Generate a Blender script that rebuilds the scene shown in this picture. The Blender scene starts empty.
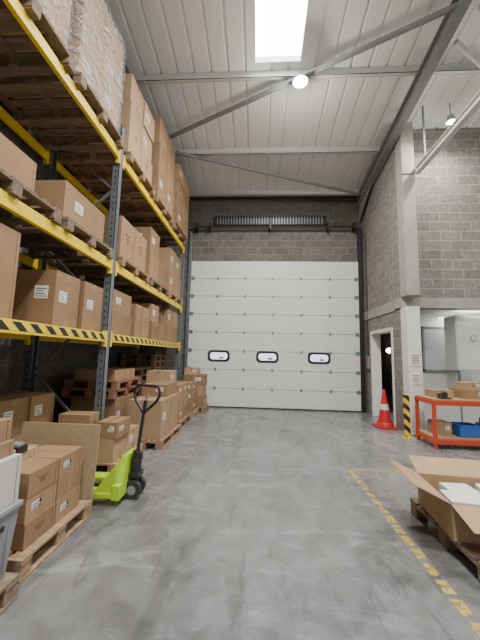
import bpy, math, random
from mathutils import Vector, Matrix, Euler
random.seed(7)
scene=bpy.context.scene
# ---------------------------------------------------------------- camera
f,pi_,ya,ro=299.3,math.radians(6.59),math.radians(3.49),math.radians(1.35)
F=Vector((-math.sin(ya)*math.cos(pi_),math.cos(ya)*math.cos(pi_),math.sin(pi_)))
R=Vector((math.cos(ya),math.sin(ya),0)); U=R.cross(F)
c,s=math.cos(ro),math.sin(ro)
R2=R*c+U*s; U2=-R*s+U*c
cd=bpy.data.cameras.new("camera"); cam=bpy.data.objects.new("camera",cd); scene.collection.objects.link(cam)
M=Matrix((( R2.x,U2.x,-F.x,0),(R2.y,U2.y,-F.y,0),(R2.z,U2.z,-F.z,1.5),(0,0,0,1)))
cam.matrix_world=M
cd.sensor_fit='VERTICAL'; cd.sensor_height=36; cd.sensor_width=27; cd.lens=f/640*36; cd.clip_start=0.05
scene.camera=cam
# ---------------------------------------------------------------- materials
def newmat(name):
    m=bpy.data.materials.new(name); m.use_nodes=True
    nt=m.node_tree; b=nt.nodes["Principled BSDF"]; return m,nt,b
def N(nt,t,**kw):
    n=nt.nodes.new(t)
    for k,v in kw.items(): setattr(n,k,v)
    return n
def simple(name,col,rough=0.6,metal=0.0,noise=0.0,scale=8,bump=0.0,spec=0.5,rand=0.0,stretch=None):
    m,nt,b=newmat(name)
    b.inputs["Roughness"].default_value=rough; b.inputs["Metallic"].default_value=metal
    b.inputs["Specular IOR Level"].default_value=spec
    b.inputs["Base Color"].default_value=(*col,1)
    if noise>0 or bump>0 or rand>0:
        tc=N(nt,"ShaderNodeTexCoord"); no=N(nt,"ShaderNodeTexNoise"); no.inputs["Scale"].default_value=scale; no.inputs["Detail"].default_value=5
        src=tc.outputs["Object"]
        if stretch:
            mp=N(nt,"ShaderNodeMapping"); mp.inputs["Scale"].default_value=stretch
            nt.links.new(src,mp.inputs[0]); src=mp.outputs[0]
        nt.links.new(src,no.inputs["Vector"])
        mr=N(nt,"ShaderNodeMapRange"); mr.inputs[1].default_value=.3; mr.inputs[2].default_value=.7; mr.inputs[3].default_value=1-noise; mr.inputs[4].default_value=1+noise
        nt.links.new(no.outputs["Fac"],mr.inputs[0])
        val=mr.outputs[0]
        if rand>0:
            oi=N(nt,"ShaderNodeObjectInfo"); r2=N(nt,"ShaderNodeMapRange"); r2.inputs[3].default_value=1-rand; r2.inputs[4].default_value=1+rand
            nt.links.new(oi.outputs["Random"],r2.inputs[0])
            mu=N(nt,"ShaderNodeMath",operation='MULTIPLY'); nt.links.new(val,mu.inputs[0]); nt.links.new(r2.outputs[0],mu.inputs[1]); val=mu.outputs[0]
        vm=N(nt,"ShaderNodeVectorMath",operation='SCALE'); vm.inputs[0].default_value=col; nt.links.new(val,vm.inputs["Scale"])
        nt.links.new(vm.outputs[0],b.inputs["Base Color"])
        if bump>0:
            bp=N(nt,"ShaderNodeBump"); bp.inputs["Strength"].default_value=bump; bp.inputs["Distance"].default_value=.02
            nt.links.new(no.outputs["Fac"],bp.inputs["Height"]); nt.links.new(bp.outputs[0],b.inputs["Normal"])
    return m
def emis(name,col,st):
    m,nt,b=newmat(name); b.inputs["Base Color"].default_value=(*col,1); b.inputs["Emission Color"].default_value=(*col,1); b.inputs["Emission Strength"].default_value=st
    return m
def block_mat(name,axis,c1,c2,mortar,bw=.44,bh=.215,msize=.012,top=None):
    m,nt,b=newmat(name); b.inputs["Roughness"].default_value=.9
    tc=N(nt,"ShaderNodeTexCoord"); sp=N(nt,"ShaderNodeSeparateXYZ"); cb=N(nt,"ShaderNodeCombineXYZ")
    nt.links.new(tc.outputs["Object"],sp.inputs[0])
    nt.links.new(sp.outputs[axis],cb.inputs[0]); nt.links.new(sp.outputs["Z"],cb.inputs[1])
    br=N(nt,"ShaderNodeTexBrick"); br.inputs["Scale"].default_value=1; br.inputs["Brick Width"].default_value=bw; br.inputs["Row Height"].default_value=bh
    br.inputs["Mortar Size"].default_value=msize; br.inputs["Mortar Smooth"].default_value=.3
    br.inputs["Color1"].default_value=(*c1,1); br.inputs["Color2"].default_value=(*c2,1); br.inputs["Mortar"].default_value=(*mortar,1)
    nt.links.new(cb.outputs[0],br.inputs["Vector"])
    no=N(nt,"ShaderNodeTexNoise"); no.inputs["Scale"].default_value=14; no.inputs["Detail"].default_value=6; nt.links.new(tc.outputs["Object"],no.inputs["Vector"])
    mr=N(nt,"ShaderNodeMapRange"); mr.inputs[1].default_value=.3; mr.inputs[2].default_value=.7; mr.inputs[3].default_value=.78; mr.inputs[4].default_value=1.2
    nt.links.new(no.outputs["Fac"],mr.inputs[0])
    vm=N(nt,"ShaderNodeVectorMath",operation='SCALE'); nt.links.new(br.outputs["Color"],vm.inputs[0]); nt.links.new(mr.outputs[0],vm.inputs["Scale"])
    out=vm.outputs[0]
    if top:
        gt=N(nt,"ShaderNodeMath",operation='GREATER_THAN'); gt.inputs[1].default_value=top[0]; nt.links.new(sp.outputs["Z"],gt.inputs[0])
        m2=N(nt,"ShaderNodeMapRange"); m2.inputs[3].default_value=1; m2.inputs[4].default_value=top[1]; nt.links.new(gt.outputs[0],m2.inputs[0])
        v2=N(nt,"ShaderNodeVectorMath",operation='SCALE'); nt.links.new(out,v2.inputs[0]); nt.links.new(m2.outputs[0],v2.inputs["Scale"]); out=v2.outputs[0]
    nt.links.new(out,b.inputs["Base Color"])
    bp=N(nt,"ShaderNodeBump"); bp.inputs["Strength"].default_value=.6; bp.inputs["Distance"].default_value=.01; bp.invert=True
    nt.links.new(br.outputs["Fac"],bp.inputs["Height"]); nt.links.new(bp.outputs[0],b.inputs["Normal"])
    return m
def stripes(name,c1,c2,period=.16,axis=(0,1,1)):
    m,nt,b=newmat(name); b.inputs["Roughness"].default_value=.5
    tc=N(nt,"ShaderNodeTexCoord"); d=N(nt,"ShaderNodeVectorMath",operation='DOT_PRODUCT'); d.inputs[1].default_value=axis
    nt.links.new(tc.outputs["Object"],d.inputs[0])
    dv=N(nt,"ShaderNodeMath",operation='DIVIDE'); dv.inputs[1].default_value=period; nt.links.new(d.outputs["Value"],dv.inputs[0])
    fr=N(nt,"ShaderNodeMath",operation='FRACT'); nt.links.new(dv.outputs[0],fr.inputs[0])
    gt=N(nt,"ShaderNodeMath",operation='GREATER_THAN'); gt.inputs[1].default_value=.5; nt.links.new(fr.outputs[0],gt.inputs[0])
    mx=N(nt,"ShaderNodeMix",data_type='RGBA'); mx.inputs["A"].default_value=(*c1,1); mx.inputs["B"].default_value=(*c2,1)
    nt.links.new(gt.outputs[0],mx.inputs["Factor"]); nt.links.new(mx.outputs["Result"],b.inputs["Base Color"])
    return m
def floor_mat():
    m,nt,b=newmat("polished_concrete")
    tc=N(nt,"ShaderNodeTexCoord")
    def noise(sc,det=6,dis=0,st=None):
        n=N(nt,"ShaderNodeTexNoise"); n.inputs["Scale"].default_value=sc; n.inputs["Detail"].default_value=det; n.inputs["Distortion"].default_value=dis
        src=tc.outputs["Object"]
        if st:
            mp=N(nt,"ShaderNodeMapping"); mp.inputs["Scale"].default_value=st; nt.links.new(src,mp.inputs[0]); src=mp.outputs[0]
        nt.links.new(src,n.inputs["Vector"]); return n
    n1=noise(.55,5,.6); n2=noise(5,8,.8); n3=noise(60,3)
    cr=N(nt,"ShaderNodeValToRGB"); e=cr.color_ramp.elements; e[0].position=.3; e[0].color=(.135,.138,.142,1); e[1].position=.72; e[1].color=(.25,.252,.256,1)
    nt.links.new(n1.outputs["Fac"],cr.inputs[0])
    mr=N(nt,"ShaderNodeMapRange"); mr.inputs[1].default_value=.28; mr.inputs[2].default_value=.7; mr.inputs[3].default_value=.74; mr.inputs[4].default_value=1.15; nt.links.new(n2.outputs["Fac"],mr.inputs[0])
    v=N(nt,"ShaderNodeVectorMath",operation='SCALE'); nt.links.new(cr.outputs[0],v.inputs[0]); nt.links.new(mr.outputs[0],v.inputs["Scale"])
    m3=N(nt,"ShaderNodeMapRange"); m3.inputs[1].default_value=.3; m3.inputs[2].default_value=.7; m3.inputs[3].default_value=.92; m3.inputs[4].default_value=1.08; nt.links.new(n3.outputs["Fac"],m3.inputs[0])
    v2=N(nt,"ShaderNodeVectorMath",operation='SCALE'); nt.links.new(v.outputs[0],v2.inputs[0]); nt.links.new(m3.outputs[0],v2.inputs["Scale"])
    cur=v2.outputs[0]
    for sc_,st,lo,hi,a,b_ in ((2.2,(1,.25,1),.56,.64,1,.72),(3.5,(.3,1.2,1),.58,.66,1,1.35),(1.3,(1,1,1),.58,.66,1,.78),(9,(1,.15,1),.6,.66,1,.75)):
        n4=noise(sc_,9,1.5,st); q=N(nt,"ShaderNodeMapRange"); q.inputs[1].default_value=lo; q.inputs[2].default_value=hi; q.inputs[3].default_value=a; q.inputs[4].default_value=b_
        nt.links.new(n4.outputs["Fac"],q.inputs[0]); vv=N(nt,"ShaderNodeVectorMath",operation='SCALE'); nt.links.new(cur,vv.inputs[0]); nt.links.new(q.outputs[0],vv.inputs["Scale"]); cur=vv.outputs[0]
    nt.links.new(cur,b.inputs["Base Color"])
    rr=N(nt,"ShaderNodeMapRange"); rr.inputs[1].default_value=.3; rr.inputs[2].default_value=.7; rr.inputs[3].default_value=.14; rr.inputs[4].default_value=.36; nt.links.new(n2.outputs["Fac"],rr.inputs[0]); nt.links.new(rr.outputs[0],b.inputs["Roughness"])
    bp=N(nt,"ShaderNodeBump"); bp.inputs["Strength"].default_value=.08; bp.inputs["Distance"].default_value=.01; nt.links.new(n2.outputs["Fac"],bp.inputs["Height"]); nt.links.new(bp.outputs[0],b.inputs["Normal"])
    return m
def film_mat():
    m,nt,b=newmat("shrink_film"); nt.nodes.remove(b); out=nt.nodes["Material Output"]
    tr=N(nt,"ShaderNodeBsdfTransparent"); gl=N(nt,"ShaderNodeBsdfPrincipled"); gl.inputs["Base Color"].default_value=(.75,.76,.78,1); gl.inputs["Roughness"].default_value=.15
    tc=N(nt,"ShaderNodeTexCoord"); no=N(nt,"ShaderNodeTexNoise"); no.inputs["Scale"].default_value=6; no.inputs["Detail"].default_value=8; no.inputs["Distortion"].default_value=2.5
    mp=N(nt,"ShaderNodeMapping"); mp.inputs["Scale"].default_value=(1,1,2.5); nt.links.new(tc.outputs["Object"],mp.inputs[0]); nt.links.new(mp.outputs[0],no.inputs["Vector"])
    mr=N(nt,"ShaderNodeMapRange"); mr.inputs[1].default_value=.46; mr.inputs[2].default_value=.62; mr.inputs[3].default_value=.05; mr.inputs[4].default_value=.7; nt.links.new(no.outputs["Fac"],mr.inputs[0])
    bp=N(nt,"ShaderNodeBump"); bp.inputs["Strength"].default_value=1; bp.inputs["Distance"].default_value=.08; nt.links.new(no.outputs["Fac"],bp.inputs["Height"]); nt.links.new(bp.outputs[0],gl.inputs["Normal"])
    mx=N(nt,"ShaderNodeMixShader"); nt.links.new(mr.outputs[0],mx.inputs[0]); nt.links.new(tr.outputs[0],mx.inputs[1]); nt.links.new(gl.outputs[0],mx.inputs[2]); nt.links.new(mx.outputs[0],out.inputs[0])
    return m
def worn_yellow():
    m,nt,b=newmat("worn_floor_paint"); out=nt.nodes["Material Output"]
    b.inputs["Base Color"].default_value=(.47,.37,.10,1); b.inputs["Roughness"].default_value=.6
    tr=N(nt,"ShaderNodeBsdfTransparent"); tc=N(nt,"ShaderNodeTexCoord"); no=N(nt,"ShaderNodeTexNoise"); no.inputs["Scale"].default_value=22; no.inputs["Detail"].default_value=6
    nt.links.new(tc.outputs["Object"],no.inputs["Vector"])
    mr=N(nt,"ShaderNodeMapRange"); mr.inputs[1].default_value=.38; mr.inputs[2].default_value=.52; mr.inputs[3].default_value=0.05; mr.inputs[4].default_value=.85; nt.links.new(no.outputs["Fac"],mr.inputs[0])
    mx=N(nt,"ShaderNodeMixShader"); nt.links.new(mr.outputs[0],mx.inputs[0]); nt.links.new(tr.outputs[0],mx.inputs[1]); nt.links.new(b.outputs[0],mx.inputs[2]); nt.links.new(mx.outputs[0],out.inputs[0])
    return m
CARD=simple("cardboard",(.30,.19,.108),.85,noise=.09,scale=3,rand=.18,spec=.2)
CARD2=simple("cardboard_pale",(.39,.265,.16),.85,noise=.08,scale=3,rand=.14,spec=.2)
CARDIN=simple("cardboard_inside",(.40,.28,.17),.9,noise=.05,spec=.2)
SEAM=simple("carton_seam",(.12,.07,.035),.9)
TAPE=simple("packing_tape",(.30,.2,.11),.25,spec=.6)
LABEL=simple("paper_label",(.72,.72,.70),.7)
INK=simple("black_ink",(.03,.03,.03),.7)
WOOD=simple("pallet_wood",(.29,.19,.11),.85,noise=.3,scale=5,rand=.2,stretch=(1,4,4),bump=.3)
WOODD=simple("pallet_wood_aged",(.19,.14,.095),.9,noise=.3,scale=5,rand=.15,stretch=(1,4,4),bump=.3)
WOODR=simple("stained_pallet_wood",(.22,.11,.065),.85,noise=.25,scale=5)
PLY=simple("chipboard",(.36,.26,.155),.8,noise=.12,scale=30)
YEL=simple("yellow_powder_coat",(.80,.57,.02),.4,noise=.06,scale=4)
HAZ=stripes("hazard_tape",(.8,.58,.02),(.02,.02,.02),.2,(0,1,1.2))
HAZV=stripes("hazard_tape_vertical",(.85,.6,.01),(.02,.02,.02),.2,(1,0,1))
GALV=simple("galvanised_steel",(.22,.25,.28),.42,metal=.65,noise=.12,scale=12)
GALVL=simple("painted_steel_light",(.58,.58,.565),.5,noise=.05)
STEELG=simple("grey_structural_steel",(.2,.205,.21),.55,noise=.08)
WHITEP=simple("white_coated_panel",(.66,.685,.665),.42,noise=.02,scale=1.5)
SHEET=simple("white_liner_sheet",(.78,.78,.76),.5,noise=.06,scale=.8)
WHITE=simple("white_paint",(.68,.68,.66),.6,noise=.03)
CONC=simple("precast_concrete",(.31,.30,.285),.9,noise=.12,scale=6,bump=.2)
BLK=simple("black_plastic",(.02,.02,.022),.4)
RUB=simple("black_rubber",(.03,.03,.03),.7)
DARK=simple("dark_steel",(.03,.03,.033),.5,metal=.3)
LIME=simple("lime_green_paint",(.40,.62,.03),.4)
RED=simple("red_orange_paint",(.50,.055,.02),.45)
BLUE=simple("blue_paint",(.03,.12,.42),.45)
CONE=simple("red_cone_plastic",(.50,.02,.02),.45)
REFL=simple("reflective_sleeve",(.62,.6,.58),.3)
GREYP=simple("grey_pvc",(.24,.25,.26),.5)
FILM=film_mat()
LAMP=emis("lamp_diffuser",(1,.97,.9),80)
SKYP=emis("rooflight_glazing",(.96,.98,1),14)
DAYG=emis("daylit_glazing",(.75,.88,1),1.2)
# ---------------------------------------------------------------- mesh builder
class MB:
    def __init__(s): s.v=[];s.f=[];s.m=[];s.mats=[]
    def mi(s,mat):
        if mat not in s.mats: s.mats.append(mat)
        return s.mats.index(mat)
    def add(s,vs,fs,mat):
        o=len(s.v); s.v+= [tuple(v) for v in vs]; k=s.mi(mat)
        for q in fs: s.f.append(tuple(i+o for i in q)); s.m.append(k)
    def box(s,x0,x1,y0,y1,z0,z1,mat,M=None):
        vs=[Vector((x,y,z)) for z in (z0,z1) for y in (y0,y1) for x in (x0,x1)]
        if M is not None: vs=[M@v for v in vs]
        s.add(vs,[(0,2,3,1),(4,5,7,6),(0,1,5,4),(2,6,7,3),(0,4,6,2),(1,3,7,5)],mat)
    def beam(s,p0,p1,w,h,mat,up=(0,0,1)):
        p0,p1=Vector(p0),Vector(p1); d=(p1-p0); L=d.length; d.normalize()
        u=Vector(up); x=d.cross(u)
        if x.length<1e-4: x=d.cross(Vector((0,1,0)))
        x.normalize(); z=x.cross(d)
        M=Matrix(((x.x,d.x,z.x,p0.x),(x.y,d.y,z.y,p0.y),(x.z,d.z,z.z,p0.z),(0,0,0,1)))
        s.box(-w/2,w/2,0,L,-h/2,h/2,mat,M)
    def ibeam(s,p0,p1,w,h,mat,t=.015):
        p0,p1=Vector(p0),Vector(p1); up=Vector((0,0,1))
        s.beam(p0,p1,t,h,mat); o=up*(h/2)
        s.beam(p0+o,p1+o,w,t,mat); s.beam(p0-o,p1-o,w,t,mat)
    def cyl(s,p0,p1,r0,mat,r1=None,n=16,cap=True):
        if r1 is None:r1=r0
        p0,p1=Vector(p0),Vector(p1); d=(p1-p0).normalized()
        a=Vector((0,0,1)) if abs(d.z)<.9 else Vector((1,0,0))
        x=d.cross(a).normalized(); y=d.cross(x)
        vs=[];fs=[]
        for p,r in ((p0,r0),(p1,r1)):
            for i in range(n):
                t=2*math.pi*i/n; vs.append(p+x*r*math.cos(t)+y*r*math.sin(t))
        for i in range(n): j=(i+1)%n; fs.append((i,j,n+j,n+i))
        if cap: fs+= [tuple(range(n))[::-1],tuple(range(n,2*n))]
        s.add(vs,fs,mat)
    def tube(s,pts,r,mat,n=10,closed=False):
        pts=[Vector(p) for p in pts]; m=len(pts)
        for i in range(m if closed else m-1): s.cyl(pts[i],pts[(i+1)%m],r,mat,n=n)
    def lathe(s,prof,mat,cx=0,cy=0,n=28):
        vs=[];fs=[];k=len(prof)
        for i in range(n):
            t=2*math.pi*i/n
            for r,z in prof: vs.append((cx+r*math.cos(t),cy+r*math.sin(t),z))
        for i in range(n):
            j=(i+1)%n
            for q in range(k-1): fs.append((i*k+q,j*k+q,j*k+q+1,i*k+q+1))
        s.add(vs,fs,mat)
    def prism(s,poly,off,mat):
        poly=[Vector(p) for p in poly]; off=Vector(off); n=len(poly)
        s.add(poly+[p+off for p in poly],[tuple(range(n))[::-1],tuple(range(n,2*n))]+[(i,(i+1)%n,n+(i+1)%n,n+i) for i in range(n)],mat)
    def build(s,name,loc=(0,0,0),rz=0,bevel=0,parent=None,smooth=False):
        me=bpy.data.meshes.new(name); me.from_pydata(s.v,[],s.f)
        for m in s.mats: me.materials.append(m)
        for p,k in zip(me.polygons,s.m): p.material_index=k; p.use_smooth=smooth
        me.update()
        import bmesh
        bm=bmesh.new(); bm.from_mesh(me); bmesh.ops.recalc_face_normals(bm,faces=bm.faces); bm.to_mesh(me); bm.free()
        o=bpy.data.objects.new(name,me); scene.collection.objects.link(o); o.location=loc; o.rotation_euler=(0,0,rz)
        if bevel:
            b=o.modifiers.new("bevel",'BEVEL'); b.width=bevel; b.segments=2; b.limit_method='ANGLE'
        if parent: o.parent=parent
        return o
def empty(name,loc=(0,0,0),rz=0):
    e=bpy.data.objects.new(name,None); e.empty_display_size=.1; scene.collection.objects.link(e); e.location=loc; e.rotation_euler=(0,0,rz); return e
# ---------------------------------------------------------------- room
WL=-3.42; BY=8.75; RS=3.05; RW=6.55; SL=.15; PW=.27
def roofz(y): return 6.42+SL*(BY-y)
m=MB(); m.box(WL-.2,8,-5,11.5,-.2,0,floor_mat()); m.build("floor")
BLKL=block_mat("blockwork_left","Y",(.11,.108,.103),(.14,.136,.128),(.17,.165,.155))
BLKB=block_mat("blockwork_back","X",(.165,.155,.14),(.125,.117,.105),(.21,.20,.18),top=(5.25,.5))  # upper courses darkened in the colour to paint shade under the roof
BLKS=block_mat("blockwork_side","Y",(.215,.208,.195),(.175,.168,.157),(.28,.27,.255))
BLKR=block_mat("blockwork_right","X",(.205,.20,.188),(.155,.15,.14),(.29,.283,.268))
m=MB(); m.box(WL-.2,WL,-5,BY+.2,0,8.7,BLKL); m.build("wall_left")
DX0,DX1,DH=-2.03,2.88,4.27
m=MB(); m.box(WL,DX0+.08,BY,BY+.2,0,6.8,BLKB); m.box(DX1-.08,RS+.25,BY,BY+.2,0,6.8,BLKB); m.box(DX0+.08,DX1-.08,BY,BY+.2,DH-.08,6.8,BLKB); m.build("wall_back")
DY0,DY1=6.95,8.2
m=MB(); m.box(RS,RS+.2,RW+.02,BY,2.78,7.2,BLKS)
m.box(RS,RS+.2,DY1+.07,BY,0,2.55,BLKS); m.box(RS,RS+.2,DY0,DY1+.07,2.2,2.55,BLKS); m.box(RS,RS+.2,RW+.03,DY0,0,2.55,BLKS); m.build("wall_side")
m=MB(); m.box(RS+PW,8,RW,RW+.2,2.8,7.6,BLKR); m.build("wall_mezzanine")
m=MB(); m.box(RS-.02,RS+.27,RW+.25,BY,2.55,2.78,CONC); m.box(RS-.02,8,RW-.04,RW+.24,2.58,2.8,CONC); m.build("trim_concrete_lintel")
m=MB(); m.box(RS+.27,8,RW+.24,11.5,2.6,2.7,WHITE); m.build("ceiling_mezzanine")
m=MB(); m.box(RS,RS+PW,RW-.3,RW,2.8,6.68,CONC); m.box(RS-.02,RS+PW+.02,RW-.32,RW-.3,5.45,5.6,STEELG); m.build("concrete_column",bevel=.012)
m=MB(); m.box(RS+.0,RS+PW,RW-.25,RW+.02,0,2.57,WHITE); m.build("white_pillar",bevel=.01)
m=MB(); m.box(RS+.04,RS+.23,RW-.262,RW-.252,1.35,1.62,LABEL)
for k in range(6): m.box(RS+.06,RS+.2,RW-.264,RW-.262,1.39+k*.035,1.402+k*.035,INK)
m.box(RS+.05,RS+.22,RW-.262,RW-.252,1.0,1.25,LABEL)
for k in range(4): m.box(RS+.07,RS+.19,RW-.264,RW-.262,1.04+k*.04,1.052+k*.04,INK)
m.build("paper_notice")
m=MB(); m.box(RS+.9,8,7.7,7.8,0,2.6,WHITE)
for dx in (.0,.95,1.9): m.box(RS+.9+dx,RS+.93+dx,7.68,7.7,0,2.6,GREYP)
m.build("wall_office")
m=MB(); m.box(RS+.25,RS+2.2,11.3,11.4,0,2.6,BLKL); m.box(RS+.9,RS+1.0,7.8,11.3,0,2.6,BLKL); m.box(RS+.25,RS+.35,BY+.2,11.3,0,2.6,BLKL);m.build("wall_corridor")  # dark blockwork colour stands in for the corridor's shade
m=MB(); 
for y in (DY0,DY1): m.box(RS-.03,RS+.22,y,y+.05,0,2.12,WHITE)
m.box(RS-.03,RS+.22,DY0,DY1+.05,2.12,2.2,WHITE); m.build("door_frame",bevel=.004)
def roof_sheet(name,x0,x1,y0,y1):
    m=MB(); pr=[];x=x0;P=.333
    while x<x1-1e-6:
        for dx,dz in ((0,0),(.27,0),(.285,.03),(.318,.03)):
            if x+dx<x1: pr.append((x+dx,dz))
        x+=P
    pr.append((x1,0)); n=len(pr)
    vs=[(px,y0,roofz(y0)+dz) for px,dz in pr]+[(px,y1,roofz(y1)+dz) for px,dz in pr]
    m.add(vs,[(i,i+1,n+i+1,n+i) for i in range(n-1)],SHEET); return m.build(name)
sx0,sx1,sy=-.13,.71,5.05
roof_sheet("ceiling",WL-.2,sx0,-5,BY+.2); roof_sheet("ceiling",sx1,8,-5,BY+.2); roof_sheet("ceiling",sx0,sx1,sy,BY+.2)
m=MB(); z0,z1=roofz(-5)+.12,roofz(sy)+.12
m.add([(sx0-.05,-5,z0),(sx1+.05,-5,z0),(sx1+.05,sy+.02,z1),(sx0-.05,sy+.02,z1)],[(0,1,2,3)],SKYP)
m.build("window_rooflight")
m=MB()
for x in (sx0,sx1): m.add([(x,-5,z0-.12),(x,sy,z1-.12),(x,sy,z1+.01),(x,-5,z0+.01)],[(0,1,2,3)],WHITE)
m.add([(sx0,sy,z1-.12),(sx1,sy,z1-.12),(sx1,sy,z1+.01),(sx0,sy,z1+.01)],[(0,1,2,3)],WHITE)
m.build("trim_rooflight_kerb")
for y in (8.55,7.0,5.2,3.3,1.4,-.5):
    m=MB(); z=roofz(y)
    m.box(WL,8,y-.006,y+.006,z-.2,z,GALVL); m.box(WL,8,y-.07,y,z-.2,z-.19,GALVL); m.box(WL,8,y,y+.07,z-.012,z-.002,GALVL); m.box(WL,8,y-.07,y-.062,z-.2,z-.175,GALVL)
    m.build("roof_purlin")
def rafter(x,zoff,w,h,y0=BY-.05,y1=-4.5,mat=STEELG):
    m=MB(); m.ibeam((x,y0,roofz(y0)-.2-h/2-zoff),(x,y1,roofz(y1)-.2-h/2-zoff),w,h,mat); return m
m=rafter(RS-.11,0,.16,.26)
m.prism([(RS-.115,BY-.1,5.5),(RS-.115,BY-.1,6.1),(RS-.115,7.5,6.2)],(.012,0,0),STEELG)
m.build("steel_rafter")
m=rafter(-2.6,0,.16,.28,y0=8.7); m.build("steel_rafter")
m=MB(); m.ibeam((RS+.3,RW-.33,5.5),(RS+.3,-2,5.5),.1,.13,GALVL,t=.012)
m.beam((RS+.3,5.9,5.55),(RS+.3,5.9,6.75),.03,.03,STEELG); m.beam((RS+.3,4.0,5.55),(RS+.3,4.0,6.95),.03,.03,STEELG)
m.build("steel_runway_beam")
m=MB(); m.cyl((-2.5,6.5,roofz(6.5)-.28),(2.98,4.1,roofz(4.1)-.3),.045,STEELG); m.build("roof_bracing_tube")
m=MB(); m.cyl((-2.5,6.65,roofz(6.65)-.28),(2.95,8.4,roofz(8.4)-.28),.04,STEELG); m.build("roof_bracing_tube")
m=MB(); m.cyl((3.2,4.1,roofz(4.1)-.4),(5.8,2.6,roofz(2.6)-.5),.045,GALVL); m.build("roof_bracing_tube")
m=MB(); m.cyl((3.2,4.6,roofz(4.6)-.3),(6.2,6.3,roofz(6.3)-.3),.04,GALVL); m.build("roof_bracing_tube")
# ---------------------------------------------------------------- sectional door
door=empty("sectional_loading_door",((DX0+DX1)/2,BY,0))
def dchild(m,n,**k):
    o=m.build(n,**k); o.parent=door; o.matrix_parent_inverse=Matrix.Translation((-(DX0+DX1)/2,-BY,0)); return o
NP=8; ph=DH/NP
m=MB()
for i in range(NP): 
    z=i*ph; m.box(DX0,DX1,BY-.09,BY-.05,z+.005,z+ph-.005,WHITEP)
    m.box(DX0+.01,DX1-.01,BY-.06,BY-.045,z-.006 if i else 0.0,z+ph,GREYP)
dchild(m,"door_panels",bevel=.005)
m=MB()
for i in range(1,NP):
    z=i*ph
    for k in range(1,6):
        x=DX0+k*(DX1-DX0)/6; m.box(x-.03,x+.03,BY-.1,BY-.09,z-.04,z+.04,GALV); m.cyl((x-.03,BY-.1,z),(x+.03,BY-.1,z),.01,GALV,n=8)
    for x in (DX0+.07,DX1-.07): m.box(x-.05,x+.05,BY-.105,BY-.09,z-.05,z+.05,GALV)
m.box(DX0,DX1,BY-.1,BY-.05,0.0,.035,RUB)
dchild(m,"hinges_and_seal")
def rr(cx,cz,w,h,r,y,n=8):
    pts=[]
    for qx,qz,a0 in ((1,1,0),(-1,1,90),(-1,-1,180),(1,-1,270)):
        for i in range(n+1):
            a=math.radians(a0+90*i/n); pts.append((cx+qx*(w/2-r)+r*math.cos(a)*1,y,cz+qz*(h/2-r)+r*math.sin(a)))
    return pts
m=MB()
for cx in (-1.12,.28,1.74):
    cz=1.45; o=rr(cx,cz,.64,.33,.12,BY-.1); i_=rr(cx,cz,.50,.20,.08,BY-.1); n=len(o)
    fo=rr(cx,cz,.64,.33,.12,BY-.09)
    m.add(o+i_+fo,[(k,(k+1)%n,n+(k+1)%n,n+k) for k in range(n)]+[(k,(k+1)%n,2*n+(k+1)%n,2*n+k) for k in range(n)],BLK)
    g=rr(cx,cz,.53,.22,.08,BY-.095); m.add(g,[tuple(range(n))],DAYG)
    m.box(cx+.02,cx+.14,BY-.098,BY-.095,cz-.08,cz-.02,GREYP); 
dchild(m,"vision_panels")
m=MB()
x=DX0-.05; m.box(x-.04,x+.04,BY-.1,BY-.001,0,5.2,GALV)
x=DX1+.06; m.box(x-.05,x+.05,BY-.12,BY-.001,0,5.2,DARK); m.box(x-.02,x+.02,BY-.16,BY-.12,0,5.3,BLK)
dchild(m,"vertical_tracks",bevel=.003)
m=MB(); zs=5.30
m.cyl((DX0+.1,BY-.2,zs),(DX1-.05,BY-.2,zs),.025,DARK)
for x in (-1.5,.32,2.0,DX0+.15,DX1-.1): m.box(x-.015,x+.015,BY-.26,BY-.001,zs-.1,zs+.1,BLK)
for x in (DX0+.12,DX1-.12): m.cyl((x-.04,BY-.2,zs),(x+.04,BY-.2,zs),.1,DARK,n=20)
dchild(m,"torsion_shaft")
# louvred vent strip above the door
m=MB(); vx0,vx1,vz0,vz1=-1.35,1.95,5.42,5.66
m.box(vx0,vx1,BY-.04,BY-.005,vz0,vz1,BLK)
for z in (vz0-.02,vz1-.01): m.box(vx0-.02,vx1+.02,BY-.1,BY-.005,z,z+.03,DARK)
for x in (vx0-.02,vx1-.01): m.box(x,x+.03,BY-.1,BY-.005,vz0-.02,vz1+.02,DARK)
x=vx0+.05
while x<vx1-.03:
    m.box(x,x+.022,BY-.09,BY-.04,vz0+.01,vz1-.01,GALV); x+=.085
m.box((vx0+vx1)/2-.03,(vx0+vx1)/2+.03,BY-.1,BY-.005,vz0,vz1,DARK)
m.build("vent_grille")
m=MB(); m.box(3.0,3.045,8.35,8.55,1.2,1.55,GREYP); m.box(2.995,3.0,8.41,8.49,1.4,1.5,RED); m.cyl((3.03,8.45,1.55),(3.03,8.45,5.0),.012,BLK); m.build("door_control_box",bevel=.004)
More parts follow.
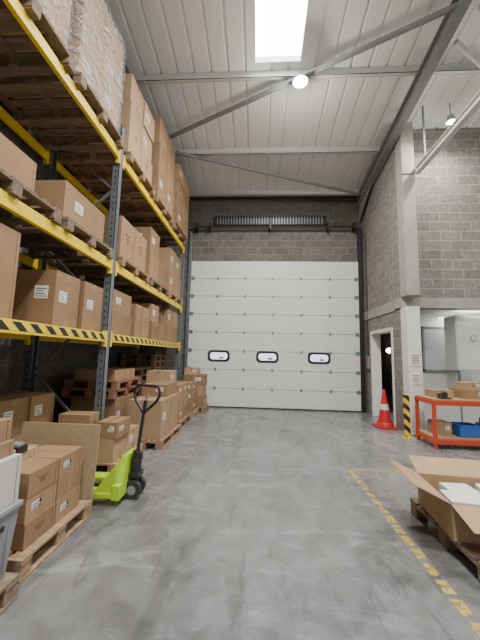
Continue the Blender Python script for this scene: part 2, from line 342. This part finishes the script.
# ---------------------------------------------------------------- racking
FX,RX=-2.1,-3.2
Y0,Y1,Y2=.15,4.1,8.05
ZA,ZB,ZC=1.755,2.79,4.47
rack=empty("pallet_racking",(FX,Y1,0))
def rc(m,n,**k):
    o=m.build(n,**k); o.parent=rack; o.matrix_parent_inverse=Matrix.Translation((-FX,-Y1,0)); return o
for yi,y in enumerate((Y0,Y1,Y2)):
    m=MB()
    for x,sg in ((FX-.05,1),(RX,-1)):
        m.box(x-.05,x+.05,y-.05,y-.042,0,4.9,GALV); m.box(x-.05,x+.05,y+.042,y+.05,0,4.9,GALV)
        xf=x+.05*sg; m.box(min(xf,xf-.008*sg),max(xf,xf-.008*sg),y-.05,y+.05,0,4.9,GALV)
        m.box(x-.08,x+.08,y-.08,y+.08,0,.008,GALV)
        z=.15
        while z<4.85:
            m.box(x-.012,x+.012,y-.052,y-.05,z,z+.03,INK); z+=.1
    zz=[.3,1.2,2.1,3.0,3.9,4.75]
    m.beam((FX-.05,y,.2),(RX,y,.2),.04,.03,GALV)
    for k in range(5):
        a,b=(FX-.09,RX+.04) if k%2==0 else (RX+.04,FX-.09)
        m.beam((a,y,zz[k]),(b,y,zz[k+1]),.035,.03,GALV,up=(0,1,0))
    rc(m,"upright_frame")
for ya_,yb in ((Y0,Y1),(Y1,Y2)):
    for z in (ZA,ZB,ZC):
        m=MB()
        for x,sg in ((FX-.02,1),(RX-.03,-1)):
            m.box(x-.025,x+.025,ya_+.05,yb-.05,z-.12,z,YEL)
            for y in (ya_+.05,yb-.09): m.box(x-.03,x+.03+.0,y,y+.04,z-.19,z+.03,YEL)
        if z==ZA: m.box(FX+.005,FX+.008,ya_+.1,yb-.1,z-.095,z-.015,HAZ)
        rc(m,"load_beams",bevel=.004)
m=MB()
for ya_,yb in ((Y0,Y1),(Y1,Y2)):
    m.box(RX,FX-.05,ya_+.07,yb-.07,ZA-.03,ZA-.012,PLY)
rc(m,"shelf_decking")
# ---------------------------------------------------------------- cartons & pallets
def carton(x0,x1,y0,y1,z0,z1,mat=None,label=0,tape='y',parent=None,name="cardboard_box",rz=0,seam=True):
    w,d,h=x1-x0,y1-y0,z1-z0; mat=mat or CARD; m=MB()
    m.box(-w/2,w/2,-d/2,d/2,0,h,mat)
    e=.0015
    if tape=='y':
        m.box(-.03,.03,-d/2-e,d/2+e,h-.0,h+e,TAPE); m.box(-.03,.03,-d/2-e,-d/2,h-.07,h,TAPE); m.box(-.03,.03,d/2,d/2+e,h-.07,h,TAPE)
    else:
        m.box(-w/2-e,w/2+e,-.03,.03,h,h+e,TAPE); m.box(w/2,w/2+e,-.03,.03,h-.08,h,TAPE); m.box(w/2,w/2+e,-.03,.03,0,.08,TAPE)
    if seam:
        m.box(w/2,w/2+e,d/2-.035,d/2-.031,.005,h-.005,SEAM); m.box(-w/2+.031,-w/2+.035,-d/2-e,-d/2,.005,h-.005,SEAM)
    if label in (1,3):
        ly=-d*.18; lz=h*.55; lw=min(.16,d*.3); lh=min(.12,h*.3)
        m.box(w/2,w/2+e,ly-lw/2,ly+lw/2,lz-lh/2,lz+lh/2,LABEL)
        for k in range(4): m.box(w/2,w/2+2*e,ly-lw*.4,ly+lw*(.4-.12*(k%3)),lz-lh*.36+k*lh*.2,lz-lh*.3+k*lh*.2,INK)
    if label in (2,3):
        lx=w*.2; lz=h*.6; lw=min(.16,w*.3); lh=min(.14,h*.35)
        m.box(lx-lw/2,lx+lw/2,-d/2-e,-d/2,lz-lh/2,lz+lh/2,LABEL)
        for k in range(4): m.box(lx-lw*.4,lx+lw*(.4-.12*(k%3)),-d/2-2*e,-d/2,lz-lh*.36+k*lh*.2,lz-lh*.3+k*lh*.2,INK)
    if label==4:
        for k,(a,b_) in enumerate(((.3,.62),(.34,.58),(.38,.52))): m.box(w/2,w/2+e,-d/2+a*d,-d/2+b_*d,h*(.62-.1*k),h*(.66-.1*k),SEAM)
    o=m.build(name,((x0+x1)/2,(y0+y1)/2,z0),rz=rz,bevel=.004)
    if parent: o.parent=parent; o.matrix_parent_inverse=Matrix.Translation(-parent.location)
    return o
def pallet(x0,x1,y0,y1,z0=0,mat=None,name="wooden_pallet",along='x',rz=0):
    mat=mat or WOOD; w,d=x1-x0,y1-y0; m=MB()
    L,S=(w,d) if along=='x' else (d,w)
    def bx(a0,a1,b0,b1,c0,c1):
        if along=='x': m.box(a0,a1,b0,b1,c0,c1,mat)
        else: m.box(b0,b1,a0,a1,c0,c1,mat)
    nb=7; bw=S/nb*.78
    for k in range(nb):
        c_=-S/2+bw/2+k*(S-bw)/(nb-1); bx(-L/2,L/2,c_-bw/2,c_+bw/2,.118,.14)
    for a in (-L/2+.05,0,L/2-.05):
        bx(a-.05,a+.05,-S/2,S/2,.098,.118)
        for b_ in (-S/2+.06,0,S/2-.06): bx(a-.05,a+.05,b_-.055,b_+.055,.02,.098)
    for b_ in (-S/2+.05,0,S/2-.05): bx(-L/2,L/2,b_-.05,b_+.05,0,.02)
    return m.build(name,((x0+x1)/2,(y0+y1)/2,z0),rz=rz,bevel=.003)
def stack(x0,x1,y0,y1,z0,z1,nx,ny,nz,mat=None,label=.5,skip=()):
    g=.006
    for k in range(nz):
        for j in range(ny):
            for i in range(nx):
                if (i,j,k) in skip: continue
                xa=x0+(x1-x0)*i/nx; xb=x0+(x1-x0)*(i+1)/nx; ya_=y0+(y1-y0)*j/ny; yb=y0+(y1-y0)*(j+1)/ny; za=z0+(z1-z0)*k/nz; zb=z0+(z1-z0)*(k+1)/nz
                r=random.uniform(0,.03) if k else 0
                carton(xa+g,xb-g-r,ya_+g,yb-g,za+.001,zb-.001,mat,label=random.choice((1,2,3,4)) if random.random()<label else 0,tape=random.choice('xy'))
za=ZA+.001
carton(-2.75,-2.17,1.75,2.5,za,2.55,label=1,tape='x')
carton(-2.68,-2.17,3.02,3.45,za,2.36,label=3,tape='x')
carton(-2.7,-2.17,3.55,4.0,za,2.37,label=1,tape='x')
carton(-3.1,-2.75,2.6,3.4,za,2.2)
stack(-2.9,-2.17,4.3,5.0,za,2.45,1,1,2,label=.8)
stack(-2.85,-2.15,5.1,5.8,za,2.35,1,2,1,label=.8)
stack(-2.9,-2.15,5.95,6.9,za,2.5,1,2,2,label=.8,skip=((0,1,1),))
stack(-2.9,-2.15,7.0,7.9,za,2.55,1,2,2,label=.8)
zp=.14
for y0_,y1_ in ((.4,1.55),(1.7,2.85),(2.95,3.98),(4.25,5.4),(5.5,6.65),(6.75,7.9)):
    pallet(-3.22,-2.05,y0_,y1_,ZB+.001,mat=random.choice((WOOD,WOOD,WOODD)))
zb_=ZB+zp+.002
carton(-3.05,-2.3,1.75,2.75,zb_,3.4,CARD,1)
carton(-2.95,-2.15,3.0,3.85,zb_,3.38,CARD,1)
stack(-2.95,-2.12,4.3,5.35,zb_,3.6,1,2,1,label=.9)
stack(-2.95,-2.1,5.5,6.6,zb_,3.95,1,2,2,label=.9,skip=((0,1,1),))
stack(-2.95,-2.1,6.78,7.85,zb_,4.0,1,2,2,label=.9)
for y0_,y1_ in ((.4,1.55),(1.65,2.8),(2.9,4.0),(4.22,5.35),(5.45,6.6),(6.75,7.9)):
    pallet(-3.25,-2.02,y0_,y1_,ZC+.001,mat=random.choice((WOOD,WOODD)))
zc_=ZC+zp+.002
def wrapped(x0,x1,y0,y1,z0,z1,nx,ny,nz):
    e=empty("wrapped_pallet_load",((x0+x1)/2,(y0+y1)/2,z0)); g=.004
    for k in range(nz):
        for j in range(ny):
            for i in range(nx):
                carton(x0+(x1-x0)*i/nx+g,x0+(x1-x0)*(i+1)/nx-g,y0+(y1-y0)*j/ny+g,y0+(y1-y0)*(j+1)/ny-g,z0+(z1-z0)*k/nz+.001,z0+(z1-z0)*(k+1)/nz-.001,CARD2,label=1 if random.random()<.4 else 0,parent=e,name="carton")
    m=MB(); q=.02; n=14; vs=[];fs=[]
    per=[(x1+q,y0-q),(x1+q,y1+q),(x0-q,y1+q),(x0-q,y0-q)]; ring=[]
    for a in range(4):
        p,q2=Vector(per[a]),Vector(per[(a+1)%4])
        for t in range(n): ring.append(p.lerp(q2,t/n))
    K=16
    for k in range(K+1):
        for p in ring:
            j=.012; vs.append((p.x+random.uniform(-j,j)*.6+j*.2,p.y+random.uniform(-j,j),z0+.002+(z1-z0+.02)*k/K))
    L=len(ring)
    for k in range(K):
        for a in range(L): fs.append((k*L+a,k*L+(a+1)%L,(k+1)*L+(a+1)%L,(k+1)*L+a))
    fs.append(tuple(range(K*L,K*L+L)))
    m.add(vs,fs,FILM); o=m.build("stretch_film",smooth=True); o.parent=e; o.matrix_parent_inverse=Matrix.Translation(-e.location)
wrapped(-3.15,-2.1,1.75,2.75,zc_,6.1,2,2,3)
wrapped(-3.1,-2.1,2.95,3.95,zc_,6.1,2,2,3)
stack(-3.1,-2.08,4.25,5.3,zc_,6.0,1,2,3,CARD2,label=.7)
stack(-3.1,-2.02,5.48,6.58,zc_,6.3,1,2,3,label=.7)
stack(-3.1,-1.98,6.78,7.88,zc_,6.15,1,2,4,label=.7)
# ground-level pallets under the rack
pallet(-2.55,-1.7,3.72,4.6,0,WOOD); stack(-2.02,-1.75,3.75,4.55,.141,.42,1,2,1,CARD2,.6); stack(-2.0,-1.72,3.75,4.15,.421,.62,1,1,1,CARD,1); stack(-2.5,-2.08,3.75,4.0,.141,.7,1,1,2,CARD,.3)
pallet(-3.3,-2.62,3.0,3.95,0,WOODD); stack(-3.25,-2.65,3.05,3.9,.141,.95,1,2,2,CARD,.8)
pallet(-3.1,-2.2,4.72,5.7,0,WOODD); stack(-3.0,-2.25,4.78,5.6,.141,.75,1,2,1,CARD,.5)
pallet(-3.12,-2.25,4.7,5.68,.752,WOODR); pallet(-3.1,-2.22,4.72,5.7,.895,WOODR); stack(-3.0,-2.3,4.8,5.6,1.037,1.2,1,2,1,CARD2,.3)
pallet(-2.1,-1.45,4.75,5.9,0,WOOD,along='y'); stack(-2.05,-1.5,4.8,5.85,.141,.74,1,2,1,CARD2,1); stack(-2.0,-1.55,5.2,5.85,.741,.95,1,1,1,CARD,1)
pallet(-2.4,-1.5,6.05,7.0,0,WOOD); stack(-2.35,-1.55,6.1,6.95,.141,.85,2,2,3,CARD,.8); carton(-2.3,-1.8,6.2,6.7,.851,1.12,CARD2,1)
pallet(-2.4,-1.45,7.12,7.7,0,WOOD); stack(-2.35,-1.5,7.15,7.68,.141,.8,2,1,3,CARD,.8); 
pallet(-1.95,-1.32,7.76,8.4,0,WOOD); stack(-1.92,-1.36,7.8,8.3,.141,.95,1,1,3,CARD,.8); carton(-1.9,-1.55,7.85,8.2,.951,1.12,CARD2,2)
for k in range(8): pallet(-3.3,-2.5,5.95,7.0,k*.146,random.choice((WOOD,WOODD)))
for k in range(10): pallet(-3.3,-2.45,7.1,7.95,k*.146,random.choice((WOOD,WOODD)))
# ---------------------------------------------------------------- near left
pallet(-2.45,-1.5,2.02,2.84,0,WOOD,along='y')
stack(-2.33,-1.56,2.1,2.75,.141,.64,2,2,3,CARD,.8)
carton(-2.2,-1.82,2.2,2.5,.642,.70,CARD2,0)
m=MB(); m.box(-.07,.07,-.05,.05,0,.05,DARK); m.box(-.05,.05,-.035,.035,.05,.07,GREYP); m.cyl((-.03,-.055,.03),(-.03,-.05,.03),.015,GREYP); m.box(.0,.05,-.052,-.05,.015,.035,LABEL); m.build("label_printer",(-1.88,2.33,.703),bevel=.006)
m=MB(); A=Matrix.Rotation(math.radians(-4),4,'X'); m.box(-.39,.39,-.009,.009,0,.79,PLY,A); m.build("chipboard_sheet",(-1.91,2.88,.0))
pallet(-2.3,-1.43,1.1,1.92,0,WOODD,along='y')
m=MB(); w,d=.5,.36
lo=[(-w/2+.03,-d/2+.03,.0),(w/2-.03,-d/2+.03,.0),(w/2-.03,d/2-.03,.0),(-w/2+.03,d/2-.03,.0)]; hi=[(-w/2,-d/2,.40),(w/2,-d/2,.40),(w/2,d/2,.40),(-w/2,d/2,.40)]
m.add(lo+hi,[(0,3,2,1)]+[(i,(i+1)%4,4+(i+1)%4,4+i) for i in range(4)],GREYP)
m.box(-w/2-.012,w/2+.012,-d/2-.012,d/2+.012,.39,.42,GREYP)
for x in (-w/2,w/2-.01): m.box(x-.004,x+.014,-.07,.07,.30,.33,BLK)
for k in range(4): m.box(w/2-.03,w/2-.004,-d/2+.05+k*.08,-d/2+.06+k*.08,.04,.38,GREYP)
m.build("grey_storage_bin",(-1.715,1.73,.142),bevel=.004)
carton(-1.98,-1.485,1.55,1.91,.565,.84,simple("white_carton",(.5,.49,.47),.8,noise=.05),3,'y')
carton(-2.05,-1.53,1.53,1.89,.842,.93,CARD,0); carton(-2.05,-1.56,1.55,1.89,.932,1.06,CARD,1)
# ---------------------------------------------------------------- pallet truck
pt=empty("pallet_truck",(-1.37,3.27,0),rz=math.radians(180))
m=MB()
for y in (-.19,.19):
    m.prism([(0.02,y-.075,.075),(1.0,y-.075,.075),(1.12,y-.075,.05),(1.15,y-.075,.045),(1.12,y-.075,.085),(1.0,y-.075,.1),(.02,y-.075,.13)],(0,.15,0),LIME)
    m.prism([(0.0,y-.06,.12),(.22,y-.06,.12),(.0,y-.06,.40)],(0,.12,0),LIME)
m.box(-.05,.03,-.265,.265,.06,.2,LIME); m.prism([(-.05,-.2,.2),(-.05,.2,.2),(-.05,.12,.44),(-.05,-.12,.44)],(.06,0,0),LIME)
m.build("fork_frame",parent=pt,bevel=.008)
m=MB()
for y in (-.09,.04): m.cyl((-.1,y,.09),(-.1,y+.05,.09),.09,RUB,n=28); m.cyl((-.1,y-.003,.09),(-.1,y+.053,.09),.045,GREYP,n=20)
for y in (-.19,.19): m.cyl((1.0,y-.03,.037),(1.0,y+.03,.037),.037,RUB,n=18)
m.build("wheels",parent=pt)
m=MB(); m.cyl((-.1,0,.1),(-.1,0,.46),.04,BLK); m.cyl((-.1,0,.2),(-.1,0,.38),.055,DARK); m.box(-.16,-.05,-.07,.07,.2,.25,BLK); m.cyl((-.03,0,.2),(-.03,0,.4),.025,GALV)
m.build("hydraulic_pump",parent=pt,bevel=.004)
th=math.radians(-65); ct,st=math.cos(th),math.sin(th)
m=MB()
T=Vector((-.15,0,.84))
m.tube([(-.1,0,.36),T],.017,BLK,n=12)
def L(u,w):
    ax=Vector((-.06,0,.57)).normalized(); lat=Vector((st,ct,0)).normalized()
    return T+ax*u+lat*w
lp=[(0,0),(.05,-.05),(.13,-.145),(.19,-.18),(.24,-.185),(.285,-.16),(.3,-.12),(.3,.12),(.285,.16),(.24,.185),(.19,.18),(.13,.145),(.05,.05)]
m.tube([L(u,w) for u,w in lp],.015,BLK,n=12,closed=True)
m.cyl(L(.0,0),L(.14,0),.02,BLK); m.cyl(L(.13,-.02),L(.2,.03),.01,GREYP); m.box(-.16,-.1,-.03,.03,.36,.44,BLK)
m.build("tiller_handle",parent=pt,bevel=.003)
# ---------------------------------------------------------------- right-hand items
m=MB(); m.prism([(-.2,-.2,0),(.2,-.2,0),(.2,.2,0),(-.2,.2,0)],(0,0,.045),CONE)
def cr_(z): return .145-(z-.045)*.155
m.lathe([(.16,.045),(cr_(.06),.06),(cr_(.38),.38)],CONE); m.lathe([(cr_(.38)+.002,.38),(cr_(.5)+.002,.5)],REFL); m.lathe([(cr_(.5),.5),(cr_(.8),.8),(.02,.815),(0,.815)],CONE)
m.lathe([(.175,.045),(.165,.09),(.15,.12)],CONE)
m.build("traffic_cone",(2.80,6.93,0),bevel=.01)
m=MB(); m.box(-.04,.04,-.05,.05,0,.8,HAZV); m.box(-.09,.09,-.09,.09,0,.012,YEL); m.box(-.04,.04,-.05,.05,.8,.81,YEL)
m.build("bollard",(2.90,6.14,0),bevel=.01)
m=MB(); bx0,bx1,by0,by1=3.0,4.75,5.42,6.02
for x in (bx0,bx1-.05):
    for y in (by0,by1-.05): m.box(x,x+.05,y,y+.05,0,.8,RED)
for z in (.08,.72):
    for y in (by0-.012,by1-.03): m.box(bx0,bx1,y,y+.04,z,z+.08,RED)
    for x in (bx0-.005,bx1-.045): m.box(x,x+.04,by0,by1,z+.005,z+.075,RED)
    m.box(bx0+.02,bx1-.02,by0+.03,by1-.02,z+.08,z+.1,PLY)
m.build("workbench",bevel=.004)
carton(3.15,3.5,5.66,5.95,.821,.95,CARD2,0)
carton(3.6,4.05,5.55,5.95,.821,.98,CARD,2); carton(4.15,4.5,5.6,5.95,.821,.93,CARD2,2); carton(3.65,3.95,5.6,5.9,.981,1.1,CARD2,2)
carton(3.15,3.4,5.6,5.9,.181,.40,CARD,2); carton(4.1,4.5,5.6,5.95,.181,.45,CARD,2)
m=MB(); w,d,h=.34,.28,.2
m.box(-w/2,w/2,-d/2,d/2,0,.008,BLUE)
for y in (-d/2,d/2-.008): m.box(-w/2,w/2,y,y+.008,0,h,BLUE); m.box(-w/2-.01,w/2+.01,y-.006,y+.014,h-.02,h,BLUE)
for x in (-w/2,w/2-.008): m.box(x,x+.008,-d/2,d/2,0,h,BLUE); m.box(x-.006,x+.014,-d/2,d/2,h-.02,h,BLUE)
m.box(-w/2+.03,w/2-.03,-d/2+.03,d/2-.03,.008,.15,CARD)
m.build("plastic_crate",(3.66,5.68,.182),bevel=.003)
m=MB(); m.lathe([(0,0),(.08,0),(.1,.2),(.107,.2),(.107,.215),(.095,.215),(.078,.01),(0,.01)],BLUE); m.tube([(.105*math.cos(a),-.005,.2+.08*math.sin(a)) for a in [math.pi*i/10 for i in range(11)]],.004,GALV,n=6)
m.build("bucket",(3.97,5.68,.182),smooth=True)
m=MB(); m.box(-.1,.1,-.06,.06,0,.02,BLK); m.cyl((0,-.03,.07),(0,.03,.07),.05,BLK,n=20); m.box(-.1,-.08,-.03,.03,.02,.09,BLK); m.build("tape_dispenser",(3.25,5.52,.822),bevel=.003)
m=MB(); m.box(0,.9,0,.4,0,1.2,WHITEP); m.box(.02,.88,-.015,0,.02,1.18,WHITE); m.cyl((.35,-.03,.7),(.35,-.015,.7),.07,GREYP,n=24); m.cyl((.35,-.035,.7),(.35,-.03,.7),.055,WHITE,n=24); m.build("wall_heater_unit",(4.33,6.82,1.27),bevel=.015)
m=MB()
m.box(0,.05,0,.05,0,1.1,GREYP); m.box(.75,.8,0,.05,0,1.1,GREYP); m.box(0,.8,0,.05,0,.05,GREYP); m.box(0,.8,0,.05,1.05,1.1,GREYP); m.box(.05,.75,.02,.03,.05,1.05,simple("window_blind",(.5,.52,.54),.5))
m.build("window_1",(RS+1.0,7.63,1.2),bevel=.003)
# open carton on pallet
pallet(1.52,2.6,2.2,3.22,0,WOODD)
ob=empty("open_cardboard_box",(1.95,2.78,.142),rz=math.radians(-6))
m=MB(); W,D,H,t=.86,.62,.26,.006
m.box(-W/2,W/2,-D/2,D/2,0,t,CARDIN)
m.box(-W/2,W/2,-D/2,-D/2+t,0,H,CARD2); m.box(-W/2,W/2,D/2-t,D/2,0,H,CARD2); m.box(-W/2,-W/2+t,-D/2,D/2,0,H,CARD2); m.box(W/2-t,W/2,-D/2,D/2,0,H,CARD2)
m.build("carton_walls",parent=ob)
m=MB()
def flap(a,b,dirv,ln,mat,trim=.02):
    a,b,dirv=Vector(a),Vector(b),Vector(dirv).normalized()*ln; u=(b-a).normalized()*trim
    nrm=(b-a).cross(dirv).normalized()*t
    m.prism([a+u*.2,b-u*.2,b-u+dirv,a+u+dirv],nrm,mat)
flap((-W/2,-D/2,H),(-W/2,D/2,H),(-1,0,.45),.28,CARD2)
flap((-W/2,-D/2,H),(W/2,-D/2,H),(0,-1,-.25),.26,CARD2)
flap((-W/2,D/2,H),(W/2,D/2,H),(0,1,.3),.28,CARDIN)
flap((W/2,-D/2,H),(W/2,D/2,H),(1,0,.2),.28,CARD2)
m.build("flaps",parent=ob)
m=MB()
for k,(x,y,r) in enumerate(((-.15,.13,.1),(.14,.13,-.15),(.0,-.12,.12),(.28,-.12,.05),(-.27,-.14,-.05))):
    Mx=Matrix.Translation((x,y,.012))@Matrix.Rotation(r,4,'Z'); m.box(-.12,.12,-.11,.11,0,.215+.008*k,LABEL if k%2 else WHITE,Mx)
m.build("packed_white_cartons",parent=ob,bevel=.006)
m=MB(); y=1.2; YW=worn_yellow()
while y<4.3: m.box(1.23,1.305,y,y+.125,.001,.0025,YW); y+=.165
x=1.3
while x<2.6: m.box(x,x+.2,4.27,4.33,.001,.0025,YW); x+=.26
m.build("floor_marking_tape")
# ---------------------------------------------------------------- lamps
def highbay(x,y,z,power,r=.16,glow=0):
    e=empty("high_bay_lamp",(x,y,z)); m=MB(); zr=roofz(y)-.2-z
    m.lathe([(0,.12),(.06,.12),(.07,.05),(r,.0),(r+.01,-.01),(r-.01,-.01)],GREYP); m.lathe([(0,-.004),(r-.012,-.004)],LAMP); m.cyl((0,0,.12),(0,0,max(zr,.14)),.008,BLK,n=8)
    m.build("housing",parent=e)
    l=bpy.data.lights.new("light",'AREA'); l.shape='DISK'; l.size=r*2; l.energy=power; l.color=(1,.95,.87)
    o=bpy.data.objects.new("light",l); scene.collection.objects.link(o); o.location=(0,0,-.03); o.parent=e
    if glow:
        l=bpy.data.lights.new("side_glow",'POINT'); l.shadow_soft_size=.06; l.energy=glow; l.color=(1,.96,.9)
        o=bpy.data.objects.new("side_glow",l); scene.collection.objects.link(o); o.location=(0,0,-.12); o.parent=e
highbay(.7,5.0,6.5,230,.13,glow=60)
highbay(3.8,5.75,6.25,90,.08,glow=15)
highbay(.6,1.0,7.0,230,glow=50); highbay(.6,-2.5,7.0,210); highbay(5.5,1.0,7.0,140)  # unseen lamps added as fill, all outside the camera view
e=empty("corridor_lamp",(3.86,9.15,1.72)); m=MB(); m.cyl((.09,0,0),(.03,0,0),.1,GREYP,n=20); m.cyl((.03,0,0),(-.04,0,0),.085,emis("bulkhead_glow",(1,.8,.55),20),r1=.05,n=20); m.build("bulkhead",parent=e)
l=bpy.data.lights.new("office_light",'AREA'); l.size=1.0; l.energy=24; l.color=(1,.97,.92); o=bpy.data.objects.new("office_area_light",l); scene.collection.objects.link(o); o.location=(5,7.2,2.55)  # bare area light below the mezzanine ceiling, no fitting modelled
# ---------------------------------------------------------------- world
w=bpy.data.worlds.new("World"); scene.world=w; w.use_nodes=True; bg=w.node_tree.nodes["Background"]; bg.inputs[0].default_value=(1,.99,.97,1); bg.inputs[1].default_value=.52
